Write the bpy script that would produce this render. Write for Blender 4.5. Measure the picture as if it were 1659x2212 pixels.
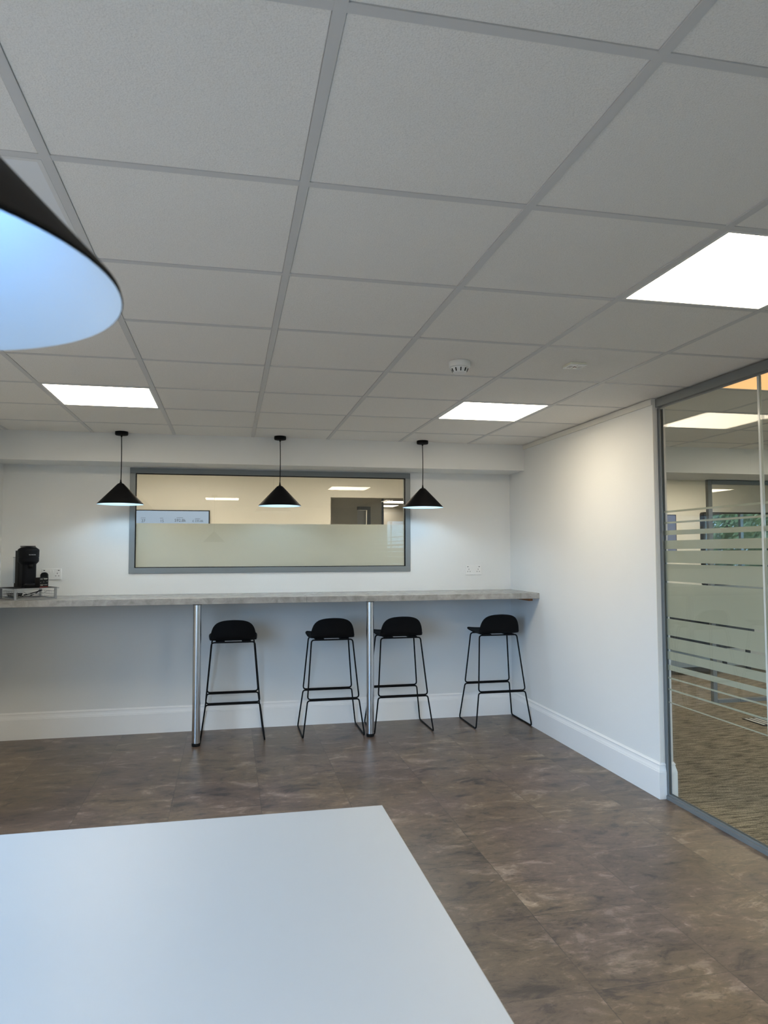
import bpy, bmesh, math, random
from mathutils import Vector, Matrix, Euler
random.seed(7)
for o in list(bpy.data.objects):
    bpy.data.objects.remove(o, do_unlink=True)
SC = bpy.context.scene
COL = SC.collection
R = math.radians

# ------------------------------------------------------------------ camera
CAMX, CAMY, CAMZ = -0.17505, -1.15521, 1.43828
yaw, pitch, roll = 0.21096, 0.05553, -0.00273
FPX = 1560.6
fw = Vector((math.sin(yaw)*math.cos(pitch), math.cos(yaw)*math.cos(pitch), math.sin(pitch)))
ri = Vector((math.cos(yaw), -math.sin(yaw), 0))
up = ri.cross(fw)
r2 = ri*math.cos(roll) + up*math.sin(roll)
u2 = -ri*math.sin(roll) + up*math.cos(roll)
cd = bpy.data.cameras.new('camera')
cam = bpy.data.objects.new('camera', cd)
COL.objects.link(cam)
cam.matrix_world = Matrix((( r2.x, u2.x, -fw.x, CAMX), (r2.y, u2.y, -fw.y, CAMY), (r2.z, u2.z, -fw.z, CAMZ), (0, 0, 0, 1)))
cd.sensor_fit = 'VERTICAL'
cd.sensor_height = 36.0
cd.sensor_width = 27.0
cd.lens = FPX/2212*36.0
cd.clip_start = 0.02
cd.dof.use_dof = True
cd.dof.focus_distance = 4.8
cd.dof.aperture_fstop = 11.0
SC.camera = cam

# ------------------------------------------------------------------ light levels, exposure
SKY_COL = (0.38, 0.65, 1.0)
GROUND_COL = (0.10, 0.09, 0.075)
SKY_STR = 8.8
PANEL = (1.0, 0.87, 0.66)
PANEL_STR = 18.0
PANEL_ORANGE = (1.0, 0.56, 0.22)
BULB = (0.60, 0.82, 1.0)
BULB_STR = 170.0
BULB_FORE = 19.0
OFFICE_STR = 22.0
SC.view_settings.view_transform = 'Standard'
SC.view_settings.look = 'None'
SC.view_settings.gamma = 1.0
SC.view_settings.use_curve_mapping = False
SC.view_settings.exposure = 0.0

w = bpy.data.worlds.new('overcast_sky'); SC.world = w
w.use_nodes = True
bgn = w.node_tree.nodes['Background']
bgn.inputs[1].default_value = SKY_STR
_nt = w.node_tree
_g = _nt.nodes.new('ShaderNodeNewGeometry'); _s = _nt.nodes.new('ShaderNodeSeparateXYZ')
_m = _nt.nodes.new('ShaderNodeMapRange'); _m.inputs['From Min'].default_value = -0.05; _m.inputs['From Max'].default_value = 0.05
_x = _nt.nodes.new('ShaderNodeMix'); _x.data_type = 'RGBA'; _x.inputs[6].default_value = (*GROUND_COL, 1); _x.inputs[7].default_value = (*SKY_COL, 1)
_nt.links.new(_g.outputs['Incoming'], _s.inputs[0])
_i = _nt.nodes.new('ShaderNodeMath'); _i.operation = 'MULTIPLY'; _i.inputs[1].default_value = -1
_nt.links.new(_s.outputs[2], _i.inputs[0]); _nt.links.new(_i.outputs[0], _m.inputs['Value'])
_nt.links.new(_m.outputs[0], _x.inputs[0]); _nt.links.new(_x.outputs[2], bgn.inputs[0])

def portal(name, loc, rot, sx, sy):
    l = bpy.data.lights.new(name, 'AREA'); l.shape = 'RECTANGLE'; l.size = sx; l.size_y = sy
    l.cycles.is_portal = True
    o = bpy.data.objects.new(name, l); o.location = loc; o.rotation_euler = rot; COL.objects.link(o)
    return o

# ------------------------------------------------------------------ helpers
def new_mat(name):
    m = bpy.data.materials.new(name); m.use_nodes = True
    nt = m.node_tree
    for n in list(nt.nodes): nt.nodes.remove(n)
    out = nt.nodes.new('ShaderNodeOutputMaterial')
    return m, nt, out

def N(nt, typ, **kw):
    n = nt.nodes.new(typ)
    for k, v in kw.items():
        if k.startswith('i_'): n.inputs[k[2:].replace('_', ' ')].default_value = v
        elif k.startswith('n_'): n.inputs[int(k[2:])].default_value = v
        else: setattr(n, k, v)
    return n

def coords(nt, scale=(1, 1, 1), world=True):
    if world:
        g = N(nt, 'ShaderNodeNewGeometry'); s = g.outputs['Position']
    else:
        g = N(nt, 'ShaderNodeTexCoord'); s = g.outputs['Object']
    mp = N(nt, 'ShaderNodeMapping'); mp.inputs['Scale'].default_value = scale
    nt.links.new(s, mp.inputs['Vector'])
    return mp.outputs['Vector']

def mat(name, col, rough=0.5, metal=0.0, var=0.0, vscale=8.0, bump=0.0, bscale=200.0, spec=0.5, coat=0.0, stretch=(1, 1, 1), world=True):
    m, nt, out = new_mat(name)
    b = N(nt, 'ShaderNodeBsdfPrincipled')
    b.inputs['Base Color'].default_value = (*col, 1)
    b.inputs['Roughness'].default_value = rough; b.inputs['Metallic'].default_value = metal
    b.inputs['Specular IOR Level'].default_value = spec; b.inputs['Coat Weight'].default_value = coat
    v = coords(nt, stretch, world)
    if var > 0:
        n = N(nt, 'ShaderNodeTexNoise'); n.inputs['Scale'].default_value = vscale; n.inputs['Detail'].default_value = 6
        nt.links.new(v, n.inputs['Vector'])
        mx = N(nt, 'ShaderNodeMix', data_type='RGBA')
        mx.inputs[6].default_value = (*[c*(1-var) for c in col], 1); mx.inputs[7].default_value = (*[min(1, c*(1+var)) for c in col], 1)
        nt.links.new(n.outputs['Fac'], mx.inputs[0]); nt.links.new(mx.outputs[2], b.inputs['Base Color'])
    if bump > 0:
        n = N(nt, 'ShaderNodeTexNoise'); n.inputs['Scale'].default_value = bscale; n.inputs['Detail'].default_value = 3
        nt.links.new(v, n.inputs['Vector'])
        bp = N(nt, 'ShaderNodeBump'); bp.inputs['Strength'].default_value = bump; bp.inputs['Distance'].default_value = 0.002
        nt.links.new(n.outputs['Fac'], bp.inputs['Height']); nt.links.new(bp.outputs['Normal'], b.inputs['Normal'])
    nt.links.new(b.outputs[0], out.inputs[0])
    return m

def emis(name, col, st, base=(0.8, 0.8, 0.8)):
    m, nt, out = new_mat(name)
    b = N(nt, 'ShaderNodeBsdfPrincipled')
    b.inputs['Base Color'].default_value = (*base, 1)
    b.inputs['Roughness'].default_value = 0.4
    b.inputs['Emission Color'].default_value = (*col, 1); b.inputs['Emission Strength'].default_value = st
    nt.links.new(b.outputs[0], out.inputs[0])
    return m

def glass_mat(name, tint=(0.93, 0.95, 0.93), ior=1.28):
    m, nt, out = new_mat(name)
    t = N(nt, 'ShaderNodeBsdfTransparent'); t.inputs[0].default_value = (*tint, 1)
    g = N(nt, 'ShaderNodeBsdfGlossy'); g.inputs['Roughness'].default_value = 0.0; g.inputs[0].default_value = (1, 1, 1, 1)
    f = N(nt, 'ShaderNodeFresnel')
    gm = N(nt, 'ShaderNodeNewGeometry')
    mrg = N(nt, 'ShaderNodeMapRange'); mrg.inputs['To Min'].default_value = ior; mrg.inputs['To Max'].default_value = 1/ior
    nt.links.new(gm.outputs['Backfacing'], mrg.inputs['Value']); nt.links.new(mrg.outputs[0], f.inputs[0])
    x = N(nt, 'ShaderNodeMixShader')
    nt.links.new(f.outputs[0], x.inputs[0]); nt.links.new(t.outputs[0], x.inputs[1]); nt.links.new(g.outputs[0], x.inputs[2])
    nt.links.new(x.outputs[0], out.inputs[0])
    return m

def frost_mat(name, col):
    m, nt, out = new_mat(name)
    t = N(nt, 'ShaderNodeBsdfTranslucent'); t.inputs[0].default_value = (*col, 1)
    d = N(nt, 'ShaderNodeBsdfDiffuse'); d.inputs[0].default_value = (*col, 1)
    tr = N(nt, 'ShaderNodeBsdfTransparent'); tr.inputs[0].default_value = (*[min(1, c*1.2) for c in col], 1)
    x = N(nt, 'ShaderNodeMixShader'); x.inputs[0].default_value = 0.52
    y = N(nt, 'ShaderNodeMixShader'); y.inputs[0].default_value = 0.07
    nt.links.new(t.outputs[0], x.inputs[1]); nt.links.new(d.outputs[0], x.inputs[2])
    nt.links.new(x.outputs[0], y.inputs[1]); nt.links.new(tr.outputs[0], y.inputs[2])
    nt.links.new(y.outputs[0], out.inputs[0])
    return m

def box(bm, x0, x1, y0, y1, z0, z1, mi=0, M=None):
    vs = [bm.verts.new((x, y, z)) for x in (x0, x1) for y in (y0, y1) for z in (z0, z1)]
    if M is not None:
        for v in vs: v.co = M @ v.co
    fs = [(0, 1, 3, 2), (4, 6, 7, 5), (0, 4, 5, 1), (2, 3, 7, 6), (0, 2, 6, 4), (1, 5, 7, 3)]
    for f in fs:
        fc = bm.faces.new([vs[i] for i in f]); fc.material_index = mi
    return vs

def tube(bm, pts, r, seg=10, closed=False, mi=0, rfun=None):
    pts = [Vector(p) for p in pts]
    n = len(pts); rings = []
    prev = None
    for i, p in enumerate(pts):
        if closed: d = (pts[(i+1) % n]-pts[i-1])
        elif i == 0: d = pts[1]-pts[0]
        elif i == n-1: d = pts[-1]-pts[-2]
        else: d = (pts[i+1]-p).normalized()+(p-pts[i-1]).normalized()
        d.normalize()
        if prev is None:
            a = Vector((0, 0, 1)) if abs(d.z) < 0.9 else Vector((1, 0, 0))
            u = d.cross(a).normalized()
        else:
            u = prev-d*prev.dot(d); u.normalize()
        prev = u; v = d.cross(u)
        rr = rfun(i/(n-1)) if rfun else r
        rings.append([bm.verts.new(p+u*(rr*math.cos(2*math.pi*k/seg))+v*(rr*math.sin(2*math.pi*k/seg))) for k in range(seg)])
    m = n if closed else n-1
    for i in range(m):
        A, B = rings[i], rings[(i+1) % n]
        for k in range(seg):
            f = bm.faces.new((A[k], A[(k+1) % seg], B[(k+1) % seg], B[k])); f.smooth = True; f.material_index = mi
    if not closed:
        for rg, fl in ((rings[0], True), (rings[-1], False)):
            f = bm.faces.new(rg[::-1] if fl else rg); f.material_index = mi

def fillet(pts, r, seg=5, closed=False):
    pts = [Vector(p) for p in pts]; out = []; n = len(pts)
    for i, p in enumerate(pts):
        if not closed and i in (0, n-1): out.append(p); continue
        a = pts[i-1]-p; b = pts[(i+1) % n]-p
        ang = a.angle(b); la = min(r/math.tan(ang/2), a.length*0.45, b.length*0.45)
        A = p+a.normalized()*la; B = p+b.normalized()*la
        for k in range(seg+1):
            t = k/seg; out.append(A*(1-t)**2+p*2*t*(1-t)+B*t*t)
    return out

def lathe(bm, prof, seg=48, c=(0, 0, 0), mi=0, smooth=True, M=None):
    rings = []
    for (r, z) in prof:
        if r < 1e-6: rings.append([bm.verts.new((c[0], c[1], c[2]+z))])
        else: rings.append([bm.verts.new((c[0]+r*math.cos(2*math.pi*k/seg), c[1]+r*math.sin(2*math.pi*k/seg), c[2]+z)) for k in range(seg)])
    if M is not None:
        for rg in rings:
            for v in rg: v.co = M @ v.co
    for A, B in zip(rings, rings[1:]):
        for k in range(seg):
            k2 = (k+1) % seg
            if len(A) == 1 and len(B) == 1: continue
            if len(A) == 1: f = bm.faces.new((A[0], B[k2], B[k]))
            elif len(B) == 1: f = bm.faces.new((A[k], A[k2], B[0]))
            else: f = bm.faces.new((A[k], A[k2], B[k2], B[k]))
            f.smooth = smooth; f.material_index = mi

def prism(bm, poly, axis, a, b, mi=0):
    """poly: 2-D outline; axis 'x','y','z' is the extrusion direction from a to b"""
    def P(p, t):
        if axis == 'x': return (t, p[0], p[1])
        if axis == 'y': return (p[0], t, p[1])
        return (p[0], p[1], t)
    A = [bm.verts.new(P(p, a)) for p in poly]; B = [bm.verts.new(P(p, b)) for p in poly]
    n = len(poly)
    fs = [bm.faces.new(A), bm.faces.new(B[::-1])]
    for i in range(n): fs.append(bm.faces.new((A[i], B[i], B[(i+1) % n], A[(i+1) % n])))
    for f in fs: f.material_index = mi

def obj(name, bm, mats, parent=None, bevel=0.0, loc=None):
    me = bpy.data.meshes.new(name)
    bmesh.ops.recalc_face_normals(bm, faces=bm.faces)
    bm.to_mesh(me); bm.free()
    o = bpy.data.objects.new(name, me)
    for m in (mats if isinstance(mats, (list, tuple)) else [mats]): me.materials.append(m)
    COL.objects.link(o)
    if parent is not None: o.parent = parent
    if loc is not None: o.location = loc
    if bevel > 0:
        b = o.modifiers.new('bevel', 'BEVEL'); b.width = bevel; b.segments = 2; b.limit_method = 'ANGLE'
        b.harden_normals = False
    return o

def tag(o, label, cat, group=None, kind=None):
    o['label'] = label; o['category'] = cat
    if group: o['group'] = group
    if kind: o['kind'] = kind
    return o

def thing(name, label, cat, loc=(0, 0, 0), rz=0.0, group=None):
    o = bpy.data.objects.new(name, None); COL.objects.link(o)
    o.location = loc; o.rotation_euler = (0, 0, rz); o.empty_display_size = 0.05
    return tag(o, label, cat, group)

def struct(name, bm, m, label=None, cat=None, bevel=0.0, parent=None):
    o = obj(name, bm, m, parent, bevel)
    if parent is None:
        o['kind'] = 'structure'
        if label: o['label'] = label; o['category'] = cat
    return o

def copy_tree(o, parent=None):
    c = o.copy(); COL.objects.link(c); c.parent = parent
    for ch in list(o.children):
        copy_tree(ch, c)
    return c

def boxes(name, lst, m, parent=None, bevel=0.0):
    bm = bmesh.new()
    for b in lst: box(bm, *b)
    return obj(name, bm, m, parent, bevel)

def text(name, s, size, M, m, parent=None, align='CENTER', extrude=0.0004):
    cu = bpy.data.curves.new(name, 'FONT'); cu.body = s; cu.size = size; cu.align_x = align; cu.extrude = extrude
    t = bpy.data.objects.new(name+'_src', cu); COL.objects.link(t)
    bpy.context.view_layer.update()
    dg = bpy.context.evaluated_depsgraph_get()
    me = bpy.data.meshes.new_from_object(t.evaluated_get(dg))
    bpy.data.objects.remove(t, do_unlink=True); bpy.data.curves.remove(cu)
    me.transform(M); me.materials.clear(); me.materials.append(m)
    o = bpy.data.objects.new(name, me); COL.objects.link(o)
    if parent is not None: o.parent = parent
    return o

# ------------------------------------------------------------------ materials
M_WALL = mat('painted_wall', (0.765, 0.77, 0.755), 0.6, bump=0.25, bscale=260, var=0.01, vscale=3, spec=0.3)
M_SKIRT = mat('satin_skirting_paint', (0.83, 0.83, 0.82), 0.35)
M_TRIM = mat('cream_trim', (0.74, 0.72, 0.66), 0.5)
M_BEIGE = mat('beige_wall_paint', (0.79, 0.765, 0.675), 0.7, bump=0.2, bscale=240, var=0.015, vscale=3)
M_GREYALU = mat('grey_aluminium_frame', (0.20, 0.215, 0.22), 0.42, metal=0.25)
M_BLACK = mat('matt_black_metal', (0.004, 0.004, 0.0045), 0.6, bump=0.1, bscale=500, spec=0.14)
M_BLKPLA = mat('black_moulded_plastic', (0.0035, 0.0035, 0.004), 0.6, bump=0.15, bscale=900, spec=0.16, world=False)
M_WHITE = mat('white_plastic', (0.80, 0.80, 0.78), 0.35)
M_SHADEIN = mat('white_enamel_cool_light_tint', (0.66, 0.78, 0.88), 0.45)  # white lining; the cool light on it is put into the base colour as blue
M_CREAMPL = mat('cream_plastic', (0.80, 0.78, 0.64), 0.4)
M_CHROME = mat('brushed_steel', (0.62, 0.62, 0.62), 0.22, metal=1.0, bump=0.06, bscale=80, stretch=(40, 40, 1))
M_SILVER = mat('silver_painted_wire', (0.30, 0.31, 0.32), 0.4, metal=0.6)
M_STEEL = mat('polished_steel', (0.8, 0.8, 0.8), 0.12, metal=1.0)
M_RUBBER = mat('black_rubber', (0.006, 0.006, 0.006), 0.8, spec=0.2)
M_BATTEN = mat('orange_timber', (0.36, 0.15, 0.06), 0.6, var=0.2, vscale=30, stretch=(8, 1, 8))
M_TABLE = mat('white_laminate', (0.545, 0.56, 0.57), 0.38, bump=0.12, bscale=700, var=0.006, vscale=6)
M_GLASS = glass_mat('clear_partition_glass', (0.955, 0.965, 0.945))
M_GLASSW = glass_mat('clear_window_glass', (0.97, 0.97, 0.96), 1.45)
M_FROST = frost_mat('frosted_film', (0.69, 0.705, 0.65))
M_STRIPE = frost_mat('frosted_stripe_film', (0.61, 0.61, 0.52))
M_JOINT = mat('clear_glazing_joint', (0.62, 0.64, 0.60), 0.15, spec=0.8)
M_DARKGLOSS = mat('dark_glossy_screen', (0.20, 0.21, 0.21), 0.01, metal=1.0)
M_DARKFURN = mat('black_cabinet', (0.012, 0.012, 0.012), 0.5)
M_PANEL = emis('lit_diffuser', PANEL, PANEL_STR)
M_PANELO = emis('amber_lit_diffuser', PANEL_ORANGE, 1.15, (0.1, 0.1, 0.1))
M_PANELD = emis('far_lit_diffuser', (1.0, 0.90, 0.75), 4.5)
M_PANELW = emis('added_office_diffuser', (1.0, 0.88, 0.71), OFFICE_STR)
M_PANELOFF = mat('unlit_diffuser', (0.80, 0.82, 0.84), 0.4)
M_PANELFRAME = mat('panel_frame_white', (0.72, 0.72, 0.71), 0.4)
M_BULB = emis('cool_bulb_glow', BULB, BULB_STR)

def mat_ceiling():
    m, nt, out = new_mat('mineral_fibre_tile')
    b = N(nt, 'ShaderNodeBsdfPrincipled'); b.inputs['Roughness'].default_value = 0.9; b.inputs['Specular IOR Level'].default_value = 0.1
    v = coords(nt)
    n = N(nt, 'ShaderNodeTexNoise'); n.inputs['Scale'].default_value = 420; n.inputs['Detail'].default_value = 4; n.inputs['Roughness'].default_value = 0.7
    nt.links.new(v, n.inputs['Vector'])
    cr = N(nt, 'ShaderNodeValToRGB')
    cr.color_ramp.elements[0].position = 0.30; cr.color_ramp.elements[0].color = (0.70, 0.68, 0.64, 1)
    cr.color_ramp.elements[1].position = 0.52; cr.color_ramp.elements[1].color = (0.86, 0.84, 0.80, 1)
    nt.links.new(n.outputs['Fac'], cr.inputs[0]); nt.links.new(cr.outputs[0], b.inputs['Base Color'])
    n2 = N(nt, 'ShaderNodeTexNoise'); n2.inputs['Scale'].default_value = 260; n2.inputs['Detail'].default_value = 4
    nt.links.new(v, n2.inputs['Vector'])
    bp = N(nt, 'ShaderNodeBump'); bp.inputs['Strength'].default_value = 0.5; bp.inputs['Distance'].default_value = 0.003
    nt.links.new(n2.outputs['Fac'], bp.inputs['Height']); nt.links.new(bp.outputs[0], b.inputs['Normal'])
    nt.links.new(b.outputs[0], out.inputs[0])
    return m
M_TILE = mat_ceiling()
M_BAR = mat('ceiling_grid_paint', (0.62, 0.615, 0.605), 0.5)

def mat_floor():
    m, nt, out = new_mat('stone_effect_vinyl_tile')
    L = nt.links.new
    b = N(nt, 'ShaderNodeBsdfPrincipled'); b.inputs['Specular IOR Level'].default_value = 0.45
    g = N(nt, 'ShaderNodeNewGeometry')
    off = N(nt, 'ShaderNodeVectorMath', operation='SUBTRACT'); off.inputs[1].default_value = (0.015, 0.1, 0)
    L(g.outputs['Position'], off.inputs[0])
    sc = N(nt, 'ShaderNodeVectorMath', operation='MULTIPLY'); sc.inputs[1].default_value = (2, 2, 0); L(off.outputs[0], sc.inputs[0])
    fl = N(nt, 'ShaderNodeVectorMath', operation='FLOOR'); L(sc.outputs[0], fl.inputs[0])
    fr = N(nt, 'ShaderNodeVectorMath', operation='FRACTION'); L(sc.outputs[0], fr.inputs[0])
    wn = N(nt, 'ShaderNodeTexWhiteNoise', noise_dimensions='3D'); L(fl.outputs[0], wn.inputs['Vector'])
    # per-tile shifted coordinates so that the streaks break at each joint
    sh = N(nt, 'ShaderNodeVectorMath', operation='MULTIPLY_ADD'); sh.inputs[1].default_value = (0.35, 0.35, 0.35)
    L(wn.outputs['Color'], sh.inputs[0]); L(g.outputs['Position'], sh.inputs[2])
    mp = N(nt, 'ShaderNodeMapping'); mp.inputs['Scale'].default_value = (1.0, 1.75, 1); L(sh.outputs[0], mp.inputs['Vector'])
    n1 = N(nt, 'ShaderNodeTexNoise'); n1.inputs['Scale'].default_value = 4.2; n1.inputs['Detail'].default_value = 10; n1.inputs['Roughness'].default_value = 0.70
    n1.inputs['Distortion'].default_value = 0.6
    L(mp.outputs[0], n1.inputs['Vector'])
    mp2 = N(nt, 'ShaderNodeMapping'); mp2.inputs['Scale'].default_value = (1.0, 2.2, 1); L(sh.outputs[0], mp2.inputs['Vector'])
    n2 = N(nt, 'ShaderNodeTexNoise'); n2.inputs['Scale'].default_value = 13; n2.inputs['Detail'].default_value = 10; n2.inputs['Roughness'].default_value = 0.78
    n2.inputs['Distortion'].default_value = 1.0
    L(mp2.outputs[0], n2.inputs['Vector'])
    n3 = N(nt, 'ShaderNodeTexNoise'); n3.inputs['Scale'].default_value = 1.7; n3.inputs['Detail'].default_value = 2; L(g.outputs['Position'], n3.inputs['Vector'])
    c1 = N(nt, 'ShaderNodeValToRGB'); e = c1.color_ramp.elements
    e[0].position = 0.36; e[0].color = (0.045, 0.036, 0.035, 1)
    e[1].position = 0.64; e[1].color = (0.240, 0.193, 0.160, 1)
    k = e.new(0.44); k.color = (0.108, 0.082, 0.064, 1)
    k = e.new(0.56); k.color = (0.138, 0.105, 0.080, 1)
    L(n1.outputs['Fac'], c1.inputs[0])
    c2 = N(nt, 'ShaderNodeValToRGB'); e = c2.color_ramp.elements
    e[0].position = 0.36; e[0].color = (0.45, 0.44, 0.46, 1); e[1].position = 0.66; e[1].color = (1.75, 1.80, 1.90, 1)
    k = e.new(0.47); k.color = (0.95, 0.95, 0.95, 1)
    k = e.new(0.56); k.color = (1.02, 1.0, 0.98, 1)
    L(n2.outputs['Fac'], c2.inputs[0])
    mu = N(nt, 'ShaderNodeMix', data_type='RGBA', blend_type='MULTIPLY'); mu.inputs[0].default_value = 1.0
    L(c1.outputs[0], mu.inputs[6]); L(c2.outputs[0], mu.inputs[7])
    # tint drifting between grey-purple and olive-brown
    c3 = N(nt, 'ShaderNodeValToRGB'); e = c3.color_ramp.elements
    e[0].position = 0.42; e[0].color = (0.97, 0.93, 0.99, 1); e[1].position = 0.58; e[1].color = (1.07, 1.03, 0.92, 1)
    L(n3.outputs['Fac'], c3.inputs[0])
    mu2 = N(nt, 'ShaderNodeMix', data_type='RGBA', blend_type='MULTIPLY'); mu2.inputs[0].default_value = 1.0
    L(mu.outputs[2], mu2.inputs[6]); L(c3.outputs[0], mu2.inputs[7])
    # per-tile value
    mr = N(nt, 'ShaderNodeMapRange'); mr.inputs['To Min'].default_value = 0.84; mr.inputs['To Max'].default_value = 1.16; L(wn.outputs['Value'], mr.inputs['Value'])
    mu3 = N(nt, 'ShaderNodeVectorMath', operation='SCALE'); L(mu2.outputs[2], mu3.inputs[0]); L(mr.outputs[0], mu3.inputs['Scale'])
    # joints
    sp = N(nt, 'ShaderNodeSeparateXYZ'); L(fr.outputs[0], sp.inputs[0])
    def edge(o):
        a = N(nt, 'ShaderNodeMath', operation='SUBTRACT'); a.inputs[1].default_value = 0.5; L(o, a.inputs[0])
        c = N(nt, 'ShaderNodeMath', operation='ABSOLUTE'); L(a.outputs[0], c.inputs[0])
        d = N(nt, 'ShaderNodeMath', operation='GREATER_THAN'); d.inputs[1].default_value = 0.4966; L(c.outputs[0], d.inputs[0])
        return d.outputs[0]
    mxx = N(nt, 'ShaderNodeMath', operation='MAXIMUM'); L(edge(sp.outputs[0]), mxx.inputs[0]); L(edge(sp.outputs[1]), mxx.inputs[1])
    jm = N(nt, 'ShaderNodeMath', operation='MULTIPLY'); L(mxx.outputs[0], jm.inputs[0])
    nj = N(nt, 'ShaderNodeTexNoise'); nj.inputs['Scale'].default_value = 3.0; L(g.outputs['Position'], nj.inputs['Vector'])
    mj = N(nt, 'ShaderNodeMapRange'); mj.inputs['From Min'].default_value = 0.35; mj.inputs['From Max'].default_value = 0.6
    mj.inputs['To Min'].default_value = 0.3; mj.inputs['To Max'].default_value = 0.9; L(nj.outputs['Fac'], mj.inputs['Value']); L(mj.outputs[0], jm.inputs[1])
    jx = N(nt, 'ShaderNodeMix', data_type='RGBA'); L(jm.outputs[0], jx.inputs[0]); L(mu3.outputs[0], jx.inputs[6]); jx.inputs[7].default_value = (0.045, 0.038, 0.034, 1)
    L(jx.outputs[2], b.inputs['Base Color'])
    rr = N(nt, 'ShaderNodeMapRange'); rr.inputs['To Min'].default_value = 0.24; rr.inputs['To Max'].default_value = 0.42; L(n2.outputs['Fac'], rr.inputs['Value'])
    L(rr.outputs[0], b.inputs['Roughness'])
    bp = N(nt, 'ShaderNodeBump'); bp.inputs['Strength'].default_value = 0.25; bp.inputs['Distance'].default_value = 0.003
    L(n2.outputs['Fac'], bp.inputs['Height']); L(bp.outputs[0], b.inputs['Normal'])
    L(b.outputs[0], out.inputs[0])
    return m
M_FLOOR = mat_floor()

def mat_carpet():
    m, nt, out = new_mat('striated_carpet')
    L = nt.links.new
    b = N(nt, 'ShaderNodeBsdfPrincipled'); b.inputs['Roughness'].default_value = 1.0; b.inputs['Specular IOR Level'].default_value = 0.0
    v = coords(nt, (3.2, 24, 1))
    n = N(nt, 'ShaderNodeTexNoise'); n.inputs['Scale'].default_value = 2.2; n.inputs['Detail'].default_value = 8; n.inputs['Roughness'].default_value = 0.7; L(v, n.inputs['Vector'])
    c = N(nt, 'ShaderNodeValToRGB'); e = c.color_ramp.elements
    e[0].position = 0.36; e[0].color = (0.115, 0.100, 0.078, 1); e[1].position = 0.60; e[1].color = (0.46, 0.395, 0.305, 1)
    L(n.outputs['Fac'], c.inputs[0])
    v2 = coords(nt, (60, 260, 1))
    n2 = N(nt, 'ShaderNodeTexNoise'); n2.inputs['Scale'].default_value = 2.0; n2.inputs['Detail'].default_value = 2; L(v2, n2.inputs['Vector'])
    c2 = N(nt, 'ShaderNodeValToRGB'); e = c2.color_ramp.elements
    e[0].position = 0.35; e[0].color = (0.35, 0.35, 0.37, 1); e[1].position = 0.6; e[1].color = (1.25, 1.25, 1.2, 1); L(n2.outputs['Fac'], c2.inputs[0])
    mu = N(nt, 'ShaderNodeMix', data_type='RGBA', blend_type='MULTIPLY'); mu.inputs[0].default_value = 1.0
    L(c.outputs[0], mu.inputs[6]); L(c2.outputs[0], mu.inputs[7]); L(mu.outputs[2], b.inputs['Base Color'])
    bp = N(nt, 'ShaderNodeBump'); bp.inputs['Strength'].default_value = 0.8; bp.inputs['Distance'].default_value = 0.005
    L(n2.outputs['Fac'], bp.inputs['Height']); L(bp.outputs[0], b.inputs['Normal'])
    L(b.outputs[0], out.inputs[0])
    return m
M_CARPET = mat_carpet()

def mat_worktop():
    m, nt, out = new_mat('grey_stone_laminate')
    L = nt.links.new
    b = N(nt, 'ShaderNodeBsdfPrincipled'); b.inputs['Roughness'].default_value = 0.27
    v = coords(nt)
    n = N(nt, 'ShaderNodeTexNoise'); n.inputs['Scale'].default_value = 14; n.inputs['Detail'].default_value = 8; n.inputs['Roughness'].default_value = 0.62; n.inputs['Distortion'].default_value = 0.6
    L(v, n.inputs['Vector'])
    c = N(nt, 'ShaderNodeValToRGB'); e = c.color_ramp.elements
    e[0].position = 0.3; e[0].color = (0.21, 0.205, 0.195, 1); e[1].position = 0.7; e[1].color = (0.39, 0.385, 0.37, 1)
    L(n.outputs['Fac'], c.inputs[0]); L(c.outputs[0], b.inputs['Base Color']); L(b.outputs[0], out.inputs[0])
    return m
M_WORKTOP = mat_worktop()

# ------------------------------------------------------------------ setting
XL, XR, YW, YB, H, YREAR = -1.91, 2.300, 4.978, 4.641, 2.354, -3.6
XG = 2.343          # plane of the glass partition
YE = 2.710          # where the plastered right wall ends
OX, OY = 9.0, 6.92  # office far walls

bm = bmesh.new(); box(bm, XL-0.15, XG, YREAR-0.15, YW+0.1, -0.1, 0)
struct('floor', bm, M_FLOOR)
bm = bmesh.new(); box(bm, XG, OX+0.15, YREAR-0.15, YW+0.1, -0.1, 0); box(bm, XL-0.15, OX+0.15, YW+0.1, 9.0, -0.1, 0); box(bm, 0, 4.5, 9.0, 13.2, -0.1, 0)
struct('floor_office', bm, M_CARPET)

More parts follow.
